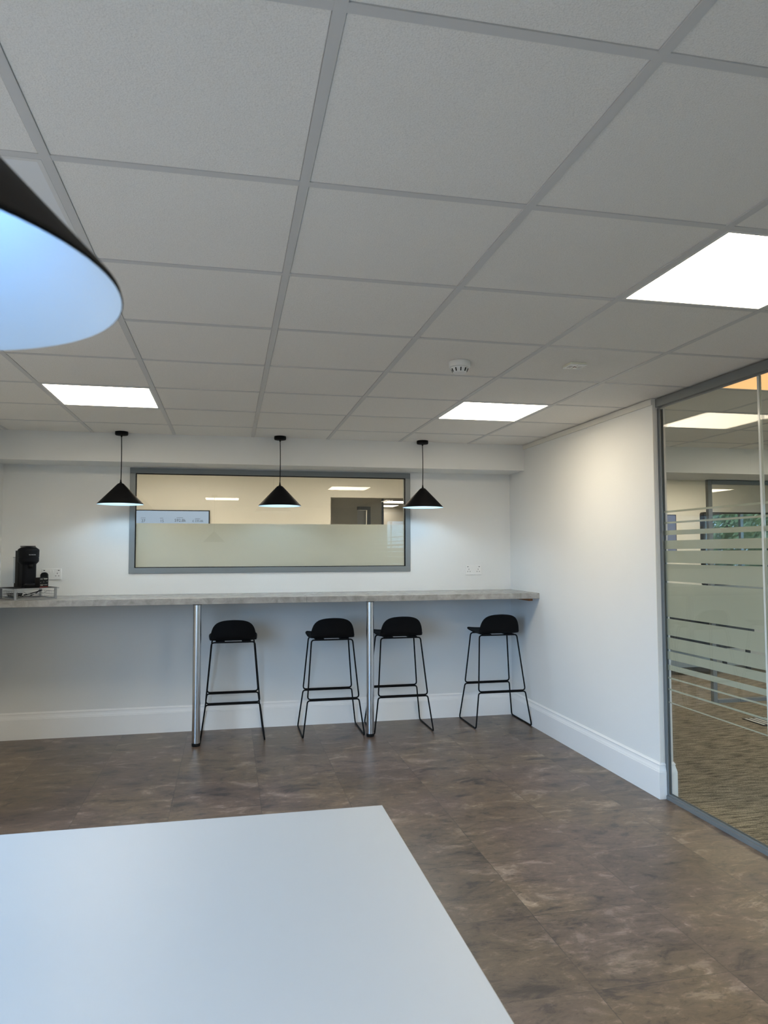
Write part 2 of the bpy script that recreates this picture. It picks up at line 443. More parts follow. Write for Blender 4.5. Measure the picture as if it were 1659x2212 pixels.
# ceiling tiles (tegular, faces hang a little below the grid) and grid
lit = {(-2, 5), (2, 5), (2, 1), (-1, -3)}
off = {(-2, 1)}
olit = {(4, 3): 'o', (7, 0): 'w', (7, 5): 'w', (11, 2): 'w', (4, -3): 'w'}  # the white panels are out-of-view additions that brighten the office
def ceiling_cells(x0, x1, y0, y1, skip):
    bm = bmesh.new(); G = 0.6; g = 0.0125
    i0 = math.floor(x0/G+1e-6); i1 = math.ceil(x1/G-1e-6); j0 = math.floor(y0/G+1e-6); j1 = math.ceil(y1/G-1e-6)
    for i in range(i0, i1):
        for j in range(j0, j1):
            if (i, j) in skip: continue
            a, b_, c, d = max(i*G+g, x0), min((i+1)*G-g, x1), max(j*G+g, y0), min((j+1)*G-g, y1)
            if b_-a < 0.01 or d-c < 0.01: continue
            t = 0.0015
            dz = random.uniform(-0.0006, 0.0006)
            zt, zb = H+0.012, H+0.0022+dz
            A = [bm.verts.new(p) for p in ((a, c, zt), (b_, c, zt), (b_, d, zt), (a, d, zt))]
            Bv = [bm.verts.new(p) for p in ((a, c, zb+t), (b_, c, zb+t), (b_, d, zb+t), (a, d, zb+t))]
            Cv = [bm.verts.new(p) for p in ((a+t, c+t, zb), (b_-t, c+t, zb), (b_-t, d-t, zb), (a+t, d-t, zb))]
            for P, Q in ((A, Bv), (Bv, Cv)):
                for k in range(4): bm.faces.new((P[k], P[(k+1) % 4], Q[(k+1) % 4], Q[k]))
            bm.faces.new(Cv); bm.faces.new(A)
    return bm
def grid_bars(x0, x1, y0, y1):
    bm = bmesh.new(); G = 0.6; h = 0.012
    xs = [i*G for i in range(math.ceil(x0/G), math.floor(x1/G)+1)]
    ys = [j*G for j in range(math.ceil(y0/G), math.floor(y1/G)+1)]
    for x in xs: box(bm, max(x-h, x0), min(x+h, x1), y0, y1, H, H+0.02)
    for y in ys:
        prev = x0
        for x in xs+[x1+h]:
            if x-h-prev > 0.01: box(bm, prev, min(x-h, x1), y-h, y+h, H+0.0008, H+0.02)
            prev = x+h
    return bm
ce = struct('ceiling', ceiling_cells(XL, XG, YREAR, YB, lit | off), M_TILE)
obj('ceiling_grid', grid_bars(XL, XG, YREAR, YB), M_BAR, ce)
bm = bmesh.new(); box(bm, XL-0.15, XG, YREAR-0.15, YB+0.05, H+0.10, H+0.14)
obj('ceiling_slab', bm, M_WALL, ce)
ce2 = struct('ceiling_office', ceiling_cells(XG+0.02, OX, YREAR, 4.47, set(olit)), M_TILE)
obj('ceiling_grid', grid_bars(XG+0.02, OX, YREAR, 4.47), M_BAR, ce2)
bm = bmesh.new(); box(bm, XG, OX+0.15, YREAR-0.15, 5.0, H+0.10, H+0.14)
box(bm, XL-0.15, OX+0.15, 5.0, 8.6, H, H+0.14); box(bm, 0.4, 4.5, 8.6, 13.2, H, H+0.1)
obj('ceiling_slab', bm, M_WALL, ce2)

# back wall with the internal window opening, and the boxed beam above
WX0, WX1, WZ0, WZ1 = -0.965, 1.372, 1.272, 2.128
bm = bmesh.new()
box(bm, XL-0.15, WX0, YW, YW+0.1, 0, H+0.1); box(bm, WX1, XG, YW, YW+0.1, 0, H+0.1)
box(bm, WX0, WX1, YW, YW+0.1, 0, WZ0); box(bm, WX0, WX1, YW, YW+0.1, WZ1, H+0.1)
struct('wall_back', bm, M_WALL)
bm = bmesh.new(); box(bm, XL, XR, YB, YW-0.0005, 2.135, H+0.1)
struct('trim_1', bm, M_WALL, 'white boxed beam running along the top of the back wall', 'beam')
bm = bmesh.new(); box(bm, XG+0.07, OX, 4.47, 5.06, 2.128, H+0.1)
struct('trim_2', bm, M_WALL, 'boxed beam above the glazed opening beyond the glass partition', 'beam')
bm = bmesh.new(); box(bm, XR, XG+0.042, YE, YW-0.0005, 0, H+0.1)
struct('wall_right', bm, M_WALL)
bm = bmesh.new()
box(bm, XR-0.010, XR, YE-0.004, YB, H-0.038, H-0.002); box(bm, XR+0.0005, XG-0.013, YE-0.004, YE-0.0002, 0.206, H-0.002)
struct('trim_3', bm, M_TRIM, 'pale strip edging the top and end of the right wall', 'trim')

def skirt_profile(t=0.016):
    return [(0, 0), (-t, 0), (-t, 0.152), (-t*0.97, 0.1545), (-t*0.86, 0.156), (-t*0.86, 0.160), (-t*0.78, 0.165), (-t*0.60, 0.174), (-t*0.50, 0.183),
            (-t*0.46, 0.188), (-t*0.55, 0.190), (-t*0.56, 0.194), (-t*0.46, 0.197), (-t*0.25, 0.201), (-t*0.18, 0.205), (0, 0.206)]
def skirt(name, axis, at, a, b, sgn=1, ma=0, mb=0):
    """ma / mb: 1 mitres that end outwards round an outer corner"""
    bm = bmesh.new(); pf = skirt_profile(); A = []; B = []
    for (d, z) in pf:
        c = at+sgn*d; p0 = a-ma*abs(d); p1 = b+mb*abs(d)
        A.append(bm.verts.new((p0, c, z) if axis == 'x' else (c, p0, z)))
        B.append(bm.verts.new((p1, c, z) if axis == 'x' else (c, p1, z)))
    n = len(pf); bm.faces.new(A); bm.faces.new(B[::-1])
    for k in range(n): bm.faces.new((A[k], B[k], B[(k+1) % n], A[(k+1) % n]))
    return struct(name, bm, M_SKIRT)
skirt('baseboard_back', 'x', YW-0.0003, XL, XR)
skirt('baseboard_right', 'y', XR-0.0003, YE, YW-0.017, 1, 1)
skirt('baseboard_left', 'y', XL+0.0003, 2.2, YW-0.017, -1)
skirt('baseboard_office', 'y', XG+0.0423, YE, YW-0.01, -1, 1)
skirt('baseboard_end', 'x', YE-0.0003, XR, XG-0.013, 1, 1)
skirt('baseboard_end_office', 'x', YE-0.0003, XG+0.013, XG+0.042, 1, 0, 1)

# rear wall of the room and office with daylight windows (behind the camera)
def wall_with_holes(name, axis, at0, at1, a, b, holes, z1, m):
    bm = bmesh.new(); cur = a
    for (h0, h1, z0, z2) in holes:
        for (p, q_, s, t) in ((cur, h0, 0, z1), (h0, h1, 0, z0), (h0, h1, z2, z1)):
            if axis == 'x': box(bm, p, q_, at0, at1, s, t)
            else: box(bm, at0, at1, p, q_, s, t)
        cur = h1
    if axis == 'x': box(bm, cur, b, at0, at1, 0, z1)
    else: box(bm, at0, at1, cur, b, 0, z1)
    return struct(name, bm, m)
wall_with_holes('wall_rear', 'x', YREAR-0.15, YREAR, XL-0.15, OX+0.15, [(3.0, 7.5, 0.9, 2.15)], H+0.1, M_WALL)
wall_with_holes('wall_office_side', 'y', OX, OX+0.15, YREAR, OY+0.1, [(0.2, 4.2, 0.9, 2.2)], H+0.1, M_WALL)
wall_with_holes('wall_left', 'y', XL-0.15, XL, YREAR, YW, [(-3.2, 2.2, 0.12, 2.15)], H+0.1, M_WALL)
portal('daylight_portal', (XL-0.16, -0.5, 1.135), (R(90), 0, R(-90)), 5.4, 2.03)
portal('daylight_portal_office', (5.25, YREAR-0.16, 1.5), (R(90), 0, 0), 4.5, 1.3)
portal('daylight_portal_side', (OX+0.16, 2.2, 1.55), (R(90), 0, R(90)), 4.0, 1.3)
def ext_window(n, axis, at, a, b, z0, z1, cuts):
    bm = bmesh.new(); f = 0.06
    def bb(p, q_, s, t):
        if axis == 'x': box(bm, p, q_, at-0.1, at-0.04, s, t)
        else: box(bm, at+0.04, at+0.1, p, q_, s, t)
    bb(a, b, z0, z0+f); bb(a, b, z1-f, z1)
    for k in range(cuts+1):
        c = a+(b-a)*k/cuts; c0 = min(max(c-f/2, a), b-f); bb(c0, c0+f, z0+f, z1-f)
    return struct('window_%d' % n, bm, M_SKIRT)
ext_window(2, 'y', XL-0.15, -3.2, 2.2, 0.12, 2.15, 5)
ext_window(3, 'x', YREAR, 3.0, 7.5, 0.9, 2.15, 3)  # unseen office window, added to let daylight in
ext_window(4, 'y', OX, 0.2, 4.2, 0.9, 2.2, 4)

# internal window in the back wall
bm = bmesh.new(); f = 0.044
ya, yb_ = YW-0.012, YW+0.07
box(bm, WX0, WX1, ya, yb_, WZ1-f, WZ1); box(bm, WX0, WX1, ya, yb_, WZ0, WZ0+f)
box(bm, WX0, WX0+f, ya, yb_, WZ0+f, WZ1-f); box(bm, WX1-f, WX1, ya, yb_, WZ0+f, WZ1-f)
win = struct('window_1', bm, M_GREYALU, 'wide grey framed internal window above the worktop, lower half frosted', 'window', bevel=0.002)
bm = bmesh.new(); e_ = 0.006
for (a, b, c, d) in ((WX0+f, WX1-f, WZ1-f-e_, WZ1-f), (WX0+f, WX1-f, WZ0+f, WZ0+f+e_), (WX0+f, WX0+f+e_, WZ0+f+e_, WZ1-f-e_), (WX1-f-e_, WX1-f, WZ0+f+e_, WZ1-f-e_)):
    box(bm, a, b, ya+0.012, ya+0.03, c, d)
obj('glazing_gasket', bm, M_RUBBER, win)
bm = bmesh.new(); box(bm, WX0+f, WX1-f, YW+0.018, YW+0.026, WZ0+f, WZ1-f)
g1 = obj('glass_pane', bm, M_GLASSW, win)
bm = bmesh.new(); box(bm, WX0+f+0.001, WX1-f-0.001, YW+0.0275, YW+0.0282, WZ0+f, 1.679)
obj('frosted_film', bm, M_FROST, win); bpy.data.objects['frosted_film']['label'] = 'frosted lower half of the pane'

# room beyond the back wall: far beige wall with an opening, corridor behind it
bm = bmesh.new()
box(bm, XL-0.15, 0.94, OY, OY+0.1, 0, H); box(bm, 0.94, 2.9, OY, OY+0.1, 2.058, H); box(bm, 2.9, OX, OY, OY+0.1, 0, H)
struct('wall_office_far', bm, M_BEIGE)
bm = bmesh.new(); box(bm, XL-0.15, XL, YW+0.1, OY, 0, H); struct('wall_office_left', bm, M_BEIGE)
bm = bmesh.new(); box(bm, XL-0.1, XG+0.042, YW+0.1005, YW+0.12, 0, WZ0-0.02)
struct('wall_office_back', bm, M_BEIGE)
bm = bmesh.new()
box(bm, 0.3, 0.94, 8.5, 8.6, 0, H); box(bm, 0.94, 1.52, 8.5, 8.6, 0, H)
box(bm, 1.52, 1.68, 8.5, 8.6, 2.03, H); box(bm, 1.68, 1.86, 8.5, 8.6, 0, H)
box(bm, 4.2, 4.3, OY+0.1, 13.2, 0, H); box(bm, 0.3, 0.4, OY+0.1, 8.5, 0, H); box(bm, 1.3, 4.3, 13.1, 13.2, 0, H)
box(bm, 1.3, 1.4, 8.6, 13.2, 0, H)
struct('wall_corridor', bm, M_BEIGE)
bm = bmesh.new()
box(bm, 1.52, 1.70, 8.47, 8.50, 2.01, 2.055); box(bm, 1.655, 1.70, 8.47, 8.50, 0, 2.01)
dr = struct('door_1', bm, M_GREYALU)
bm = bmesh.new(); box(bm, 1.40, 1.655, 8.56, 8.58, 0, 2.01); obj('door_leaf', bm, M_WHITE, dr)
bm = bmesh.new(); box(bm, 1.86, 1.885, 8.48, 8.54, 0, 2.3); box(bm, 1.86, 4.2, 8.48, 8.54, 2.21, 2.26)
struct('trim_4', bm, M_GREYALU)

# office beyond: opening with post and glazed screen
bm = bmesh.new(); box(bm, 4.328, 4.370, 4.97, 5.01, 0, 2.127); box(bm, 4.374, OX, 4.97, 5.03, 2.088, 2.122)
box(bm, 4.374, OX, 4.97, 5.03, 0, 0.03)
sc_ = thing('glazed_screen', 'grey framed glazed screen seen beyond the glass partition', 'screen')
obj('frame', bm, M_GREYALU, sc_)
bm = bmesh.new(); box(bm, 4.374, OX, 4.996, 5.004, 0.03, 2.088); obj('glass_pane', bm, M_GLASSW, sc_)

# ------------------------------------------------------------------ glass partition on the right
gp = thing('glass_partition', 'full height glass partition with grey track and frosted horizontal stripes', 'glass partition', (XG, YE, 0))
def gobj(name, lst, m, bevel=0.0):
    o = boxes(name, [(a-XG, b-XG, c-YE, d-YE, e, f2) for (a, b, c, d, e, f2) in lst], m, gp, bevel); return o
t = 0.0115
gobj('top_track', [(XG-0.024, XG+0.024, YREAR, YE-0.001, H-0.052, H-0.004), (XG-t+0.001, XG-0.0075, YREAR, YE, H-0.064, H-0.056)], M_GREYALU, 0.0015)
gobj('bottom_track', [(XG-0.020, XG+0.020, YREAR, YE-0.018, 0.0, 0.022), (XG-t+0.001, XG-0.0075, YREAR, YE-0.031, 0.0221, 0.034), (XG+0.0088, XG+t-0.001, YREAR, YE-0.031, 0.0221, 0.034)], M_GREYALU, 0.001)
gobj('wall_channel', [(XG-t, XG+t, YE-0.017, YE-0.0005, 0.0, H-0.0645), (XG-t+0.001, XG-0.0075, YE-0.030, YE-0.0171, 0.0225, H-0.0645), (XG+0.0088, XG+t-0.001, YE-0.030, YE-0.0171, 0.0225, H-0.0645)], M_GREYALU)
BANDS = [(1.677, 1.666), (1.612, 1.601), (1.561, 1.534), (1.502, 1.452), (1.442, 1.372), (1.364, 1.264), (1.254, 1.055), (1.044, 0.948),
         (0.935, 0.866), (0.854, 0.807), (0.776, 0.745), (0.704, 0.695), (0.638, 0.628), (0.561, 0.554)]
ys = [YE-0.02, 1.866, 0.90, -0.07, -1.04, -2.01, -2.98, YREAR]
for k in range(len(ys)-1):
    y1, y0 = ys[k]-(0.006 if k else 0), ys[k+1]+0.006
    pane = gobj('glass_pane', [(XG-0.006, XG+0.006, y0, y1, 0.03, H-0.06)], M_GLASS)
    bm = bmesh.new()
    for (b1, b0) in BANDS: box(bm, XG+0.0075-XG, XG+0.0082-XG, y0-YE+0.001, y1-YE-0.001, b0, b1)
    fs_ = obj('frosted_stripes', bm, M_STRIPE, pane)
    if k < len(ys)-2:
        gobj('glazing_joint', [(XG-0.0075, XG-0.003, ys[k+1]-0.006, ys[k+1]+0.006, 0.03, H-0.06), (XG+0.003, XG+0.0075, ys[k+1]-0.006, ys[k+1]+0.006, 0.03, H-0.06)], M_JOINT)

# ------------------------------------------------------------------ ceiling lights
def ceil_panel(i, j, m, label, grp='square ceiling light panels'):
    cx, cy = i*0.6+0.3, j*0.6+0.3
    o = thing('ceiling_light_panel', label, 'ceiling light', (cx, cy, H), 0, grp)
    bm = bmesh.new(); a, b = 0.2875, 0.276
    for (x0, x1, y0, y1) in ((-a, a, b, a), (-a, a, -a, -b), (-a, -b, -b, b), (b, a, -b, b)): box(bm, x0, x1, y0, y1, 0.0, 0.012)
    obj('frame', bm, M_PANELFRAME, o)
    bm = bmesh.new(); box(bm, -b, b, -b, b, 0.003, 0.010); obj('diffuser', bm, m, o)
    return o
ceil_panel(-2, 5, M_PANEL, 'lit square ceiling panel at left, above the left pendant lamp')
ceil_panel(2, 5, M_PANEL, 'lit square ceiling panel beyond the smoke detector, near the back wall')
ceil_panel(2, 1, M_PANEL, 'large lit square ceiling panel at the right edge of the photo')
ceil_panel(-1, -3, M_PANEL, 'lit square ceiling panel mirrored as a thin bar in the internal window')
ceil_panel(-2, 1, M_PANELOFF, 'unlit square ceiling panel behind the big foreground pendant lamp')
for (i, j), k in olit.items():
    ceil_panel(i, j, M_PANELO if k == 'o' else M_PANELW, 'amber glowing ceiling panel just behind the glass partition' if k == 'o' else 'white square ceiling panel added to light the office beyond the glass')
def flat_panel(x, y, label, zz=H, m=None):
    o = thing('ceiling_light_panel', label, 'ceiling light', (x, y, zz-0.012), 0, 'square ceiling light panels')
    bm = bmesh.new(); a, b = 0.295, 0.28
    for (x0, x1, y0, y1) in ((-a, a, b, a), (-a, a, -a, -b), (-a, -b, -b, b), (b, a, -b, b)): box(bm, x0, x1, y0, y1, 0.0, 0.0115)
    obj('frame', bm, M_PANELFRAME, o)
    bm = bmesh.new(); box(bm, -b, b, -b, b, 0.003, 0.010); obj('diffuser', bm, m or M_PANELW, o)
flat_panel(-0.6, 5.75, 'hidden ceiling panel added to light the beige room, above the left end of the internal window')  # this and the next two are hidden panels added for light
flat_panel(1.2, 5.75, 'hidden ceiling panel added to light the beige room, above the right end of the internal window')
flat_panel(5.2, 5.9, 'ceiling panel added to light the space beyond the grey glazed screen')
flat_panel(2.85, 11.6, 'nearer of two ceiling panels seen through the opening in the beige wall', m=M_PANELD)
flat_panel(2.75, 12.7, 'farther of two ceiling panels seen through the opening in the beige wall', m=M_PANELD)

# ------------------------------------------------------------------ pendant lamps
def make_pendant(drop):
    """origin at the ceiling; drop = ceiling height minus rim height"""
    o = thing('pendant_lamp', '', 'pendant lamp', (0, 0, H), 0, 'black cone pendant lamps')
    zr = -drop; za = zr+0.160
    bm = bmesh.new(); lathe(bm, [(0, -0.0), (0.047, 0.0), (0.047, -0.010), (0.0485, -0.012), (0.0475, -0.014), (0.046, -0.024), (0.043, -0.0265), (0, -0.0275)])
    rose = obj('ceiling_rose', bm, M_BLACK, o)
    bm = bmesh.new(); lathe(bm, [(0, -0.026), (0.007, -0.0265), (0.006, -0.038), (0.003, -0.042), (0, -0.042)], 16); obj('cord_grip', bm, M_BLACK, rose)
    bm = bmesh.new(); pts = []
    for k in range(13):
        s = k/12; pts.append((0.002*math.sin(s*3.1), 0, -0.035+(za+0.02+0.035)*s))
    tube(bm, pts, 0.0032, 8); obj('cord', bm, M_BLACK, o)
    bm = bmesh.new(); lathe(bm, [(0, za+0.026), (0.0045, za+0.026), (0.0055, za+0.014), (0.009, za+0.002), (0.009, za-0.006)], 20); obj('cord_grip', bm, M_BLACK, o)
    Rr = 0.167
    prof = [(0.0, za), (0.012, za-0.0005), (0.020, za-0.004), (0.027, za-0.010), (0.034, za-0.0175), (Rr-0.001, zr+0.004), (Rr, zr), (Rr-0.0012, zr+0.0005)]
    bm = bmesh.new(); lathe(bm, prof, 96); sh = obj('shade', bm, M_BLACK, o)
    prof = [(Rr-0.0008, zr-0.0006), (Rr-0.004, zr+0.0015), (0.032, za-0.0225), (0.024, za-0.016), (0.0, za-0.012)]
    bm = bmesh.new(); lathe(bm, prof, 96); li = obj('shade_lining', bm, M_SHADEIN, sh); li['label'] = 'white inside of the shade'
    bm = bmesh.new(); lathe(bm, [(0, za-0.012), (0.018, za-0.014), (0.018, za-0.05), (0, za-0.05)], 24); obj('bulb_holder', bm, M_WHITE, o)
    bm = bmesh.new(); zc = za-0.088
    lathe(bm, [(0.012, za-0.05), (0.016, za-0.060)]+[(0.028*math.cos(a), zc+0.028*math.sin(a)) for a in [R(x) for x in range(50, -91, -14)]]+[(0, zc-0.028)], 20)
    obj('bulb', bm, M_BULB, o)
    return o
pend = make_pendant(H-1.803)
pend.location = (-0.980, 4.575, H+0.001); pend['label'] = 'black cone pendant lamp overlapping the left end of the internal window'
for x, lb in ((0.212, 'black cone pendant lamp hanging in front of the middle of the internal window'), (1.379, 'black cone pendant lamp overlapping the right end of the internal window')):
    c = copy_tree(pend); c.location = (x, 4.575, H+0.001); c['label'] = lb
M_BULB = emis('dim_cool_bulb_glow', (0.22, 0.52, 1.0), BULB_FORE)
fore = make_pendant(H-1.605); fore.location = (-0.412, -0.672, H+0.001)
fore['label'] = 'huge near pendant lamp cut by the left edge, over the white table'

# ------------------------------------------------------------------ ceiling devices
sd = thing('smoke_detector', 'round white smoke detector on a ceiling tile', 'smoke detector', (0.905, 2.135, H+0.0012))
bm = bmesh.new(); lathe(bm, [(0, 0), (0.050, 0), (0.0515, -0.003), (0.0515, -0.026), (0.049, -0.029), (0, -0.029)], 48); obj('base', bm, M_WHITE, sd)
bm = bmesh.new(); lathe(bm, [(0.0, -0.029), (0.043, -0.029), (0.041, -0.033), (0.033, -0.052), (0.030, -0.056), (0.022, -0.0575), (0.020, -0.0565), (0, -0.058)], 48); hd = obj('sensor_head', bm, M_WHITE, sd)
for k in range(10):
    a = 2*math.pi*k/10+0.15
    Mx = Matrix.Rotation(a, 4, 'Z') @ Matrix.Translation((0.0378, 0, -0.0425)) @ Matrix.Rotation(R(23), 4, 'Y')
    bm = bmesh.new(); box(bm, -0.003, 0.0015, -0.0024, 0.0024, -0.009, 0.008, M=Mx); obj('vent_slot', bm, M_RUBBER, hd)
ri_ = thing('remote_indicator', 'small square cream indicator plate with red triangle on the ceiling', 'indicator plate', (1.475, 2.072, H+0.0012))
bm = bmesh.new(); box(bm, -0.043, 0.043, -0.043, 0.043, -0.009, 0.0); obj('back_box', bm, M_CREAMPL, ri_, 0.001)
bm = bmesh.new(); box(bm, -0.0425, 0.0425, -0.0425, 0.0425, -0.0125, -0.0092); fp = obj('face_plate', bm, M_WHITE, ri_, 0.001)
M_RED = mat('dark_red_lens', (0.10, 0.006, 0.004), 0.2)
M_PRINT = mat('grey_print', (0.25, 0.24, 0.22), 0.6)
bm = bmesh.new(); prism(bm, [(-0.007, -0.009), (0.010, 0.0), (-0.007, 0.009)], 'z', -0.0145, -0.0125); obj('indicator_lens', bm, M_RED, fp)
for (x, y) in ((-0.0, 0.027), (0.0, -0.027)):
    bm = bmesh.new(); lathe(bm, [(0, -0.0140), (0.003, -0.0135), (0.0035, -0.0125)], 12, (x, y, 0)); obj('screw', bm, M_PRINT, fp)
for (x_, a_, b_) in ((-0.034, -0.020, 0.018), (0.018, -0.012, 0.020)):
    bm = bmesh.new()
    for k in range(3): box(bm, x_+0.006*k, x_+0.002+0.006*k, a_, b_, -0.0129, -0.0125)
    obj('printed_lines', bm, M_PRINT, fp)

# ------------------------------------------------------------------ worktop, posts, batten
WT0, WT1, WY0 = 1.058, 1.103, 4.362
wt = thing('worktop', 'long grey stone effect breakfast bar worktop along the back wall', 'worktop', (0.2, 4.66, WT0))
for (a, b) in ((XL+0.001, 0.4035), (0.4045, XR-0.001)):
    bm = bmesh.new(); box(bm, a-0.2, b-0.2, WY0-4.66, YW-0.001-4.66, 0, WT1-WT0); obj('worktop_length', bm, M_WORKTOP, wt, 0.0012)
def post(x, label):
    o = thing('support_post', label, 'post', (x, 4.486, 0), 0, 'round steel posts under the worktop')
    bm = bmesh.new(); lathe(bm, [(0, 0.0), (0.029, 0.0), (0.031, 0.004), (0.031, 0.022), (0.030, 0.024), (0, 0.024)], 32); obj('foot', bm, M_RUBBER, o)
    bm = bmesh.new(); lathe(bm, [(0.0302, 0.024), (0.0302, WT0-0.004)], 48); obj('tube', bm, M_CHROME, o)
    bm = bmesh.new(); lathe(bm, [(0, WT0), (0.062, WT0), (0.062, WT0-0.003), (0.034, WT0-0.007), (0.034, WT0-0.012), (0, WT0-0.012)], 40); obj('top_flange', bm, M_GREYALU, o)
post(-0.405, 'round steel post under the worktop, left of all the stools')
post(0.918, 'round steel post under the worktop, between the middle two stools')
bm = bmesh.new(); box(bm, XR-0.036, XR-0.0005, 4.50, YW-0.001, WT0-0.028, WT0-0.0003)
tag(obj('timber_batten', bm, M_BATTEN), 'short orange brown timber batten under the right end of the worktop', 'batten')

# ------------------------------------------------------------------ stools
def make_stool():
    o = thing('bar_stool', '', 'bar stool', (0, 0, 0), 0, 'black bar stools under the worktop')
    # shell: profile from the front lip to the top of the low back; y is towards the wall, x across
    prof = [(0.185, 0.778, 0.178), (0.170, 0.772, 0.188), (0.13, 0.765, 0.192), (0.07, 0.760, 0.190), (0.0, 0.757, 0.186), (-0.06, 0.756, 0.182),
            (-0.105, 0.758, 0.180), (-0.132, 0.765, 0.178), (-0.150, 0.780, 0.176), (-0.157, 0.803, 0.173), (-0.162, 0.830, 0.168), (-0.167, 0.857, 0.159),
            (-0.171, 0.880, 0.145), (-0.174, 0.897, 0.126), (-0.176, 0.909, 0.100), (-0.1775, 0.917, 0.062), (-0.178, 0.9195, 0.018)]
    n = 16
    def shell(rng, name):
        bm = bmesh.new(); rows = []
        for (y, z, hw) in prof[rng[0]:rng[1]]:
            row = []
            for k in range(n+1):
                s = -1+2*k/n
                x = s*hw
                dy = 0.030*(x/0.19)**2 if z > 0.765 and y < 0 else 0.0
                dz = 0.010*abs(s)**3 if y > 0.02 else 0.004*abs(s)**3
                if z > 0.80: dz = 0
                if y > 0.15: dz += 0.0
                row.append(bm.verts.new((x, y+dy-(0.02*abs(s)**4 if y > 0.16 else 0), z+dz)))
            rows.append(row)
        for A, B in zip(rows, rows[1:]):
            for k in range(n):
                f_ = bm.faces.new((A[k], A[k+1], B[k+1], B[k])); f_.smooth = True
        ob = obj(name, bm, M_BLKPLA, o)
        so = ob.modifiers.new('solid', 'SOLIDIFY'); so.thickness = 0.009; so.offset = 0
        ss = ob.modifiers.new('sub', 'SUBSURF'); ss.levels = 1; ss.render_levels = 2
        return ob
    shell((0, 8), 'seat'); shell((7, 17), 'backrest')
    r = 0.0058; g = 0.0050
    # upper wire loops: under the seat, down both legs and across the footrest
    for (name, yt, yf) in (('rear_leg_loop', -0.105, -0.182), ('front_leg_loop', 0.118, 0.170)):
        top = 0.742; ft = 0.288 if yt < 0 else 0.306
        pts = [(-0.165, yt, top), (0.165, yt, top), (0.203, yf, ft+g), (-0.203, yf, ft+g)]
        bm = bmesh.new(); tube(bm, fillet(pts, 0.024, 5, True), r, 10, True); obj(name, bm, M_BLACK, o)
    # lower sled frame
    pts = [(-0.203, -0.182, 0.288-g), (0.203, -0.182, 0.288-g), (0.241, -0.215, 0.0063), (0.241, 0.215, 0.0063), (0.203, 0.170, 0.306-g), (-0.203, 0.170, 0.306-g), (-0.241, 0.215, 0.0063), (-0.241, -0.215, 0.0063)]
    bm = bmesh.new(); tube(bm, fillet(pts, 0.022, 5, True), r, 10, True); obj('sled_base', bm, M_BLACK, o)
    for x in (-0.10, 0.10):
        bm = bmesh.new(); box(bm, x-0.035, x+0.035, -0.118, 0.130, 0.7435, 0.7525)
        obj('seat_mount', bm, M_BLACK, o)
    return o
st = make_stool()
spots = [(-0.137, 4.737, 0.0, 'black bar stool just right of the left steel post'),
         (0.635, 4.722, 0.0, 'black bar stool just left of the right steel post'),
         (1.1975, 4.722, 0.0, 'black bar stool partly hidden by the right steel post'),
         (2.037, 4.722, 0.0, 'black bar stool in the corner beside the right wall')]
for k, (x, y, a, lb) in enumerate(spots):
    c = st if k == 0 else copy_tree(st)
    c.location = (x, y, 0); c.rotation_euler = (0, 0, a); c['label'] = lb

# ------------------------------------------------------------------ white table in the foreground
tb = thing('meeting_table', 'large white laminate table filling the lower left foreground', 'table', (-0.415, -0.08, 0))
TX0, TX1, TY0, TY1 = -1.075, 0.245, -1.02, 0.841
bm = bmesh.new(); box(bm, TX0+0.415, TX1+0.415, TY0+0.08, TY1+0.08, 0.715, 0.740); obj('tabletop', bm, M_TABLE, tb, 0.0015)
bm = bmesh.new()
for (a, b, c, d) in ((-0.58, 0.58, 0.80, 0.84), (-0.58, 0.58, -0.84, -0.80), (-0.60, -0.56, -0.80, 0.80), (0.56, 0.60, -0.80, 0.80)): box(bm, a, b, c, d, 0.675, 0.7148)
obj('underframe', bm, M_SKIRT, tb)
for sx in (-1, 1):
    for sy in (-1, 1):
        bm = bmesh.new(); box(bm, sx*0.585-0.025, sx*0.585+0.025, sy*0.825-0.025, sy*0.825+0.025, 0.0, 0.6748); obj('leg', bm, M_SKIRT, tb, 0.002)

# ------------------------------------------------------------------ sockets
def socket(x, z, label, plug=False):
    o = thing('double_socket', label, 'socket', (x, YW, z), 0, 'white double sockets on the back wall')
    bm = bmesh.new(); box(bm, -0.073, 0.073, -0.009, -0.0003, -0.043, 0.043); pl = obj('face_plate', bm, M_WHITE, o, 0.002)
    for sx in (-1, 1):
        bm = bmesh.new(); box(bm, sx*0.053-0.006, sx*0.053+0.006, -0.0098, -0.0091, 0.026, 0.031); obj('usb_port', bm, M_RUBBER, o)
        bm = bmesh.new(); box(bm, sx*0.010-0.0065, sx*0.010+0.0065, -0.0125, -0.0091, 0.010, 0.032); obj('switch', bm, M_WHITE, o, 0.001)
        cx = sx*0.043
        for (px, pz, ww, hh) in ((0, 0.006, 0.002, 0.0045), (-0.011, -0.014, 0.0035, 0.0022), (0.011, -0.014, 0.0035, 0.0022)):
            bm = bmesh.new(); box(bm, cx+px-ww, cx+px+ww, -0.0098, -0.0091, pz-hh, pz+hh); obj('pin_hole', bm, M_RUBBER, o)
    return o
socket(1.948, 1.279, 'white double wall socket with nothing plugged in, near the right corner')
socket(-1.541, 1.273, 'white double wall socket beside the coffee machine, black plug in it')
bm = bmesh.new()
prism(bm, [(-0.025, -0.018), (0.025, -0.018)]+[(0.025*math.cos(a), 0.002+0.024*math.sin(a)) for a in [R(x) for x in range(0, 181, 15)]], 'y', -0.045, -0.0002)
pg = thing('power_plug', 'black mains plug pushed into the left wall socket', 'plug', (-1.587, YW-0.010, 1.262))
obj('plug_body', bm, M_RUBBER, pg, 0.004)
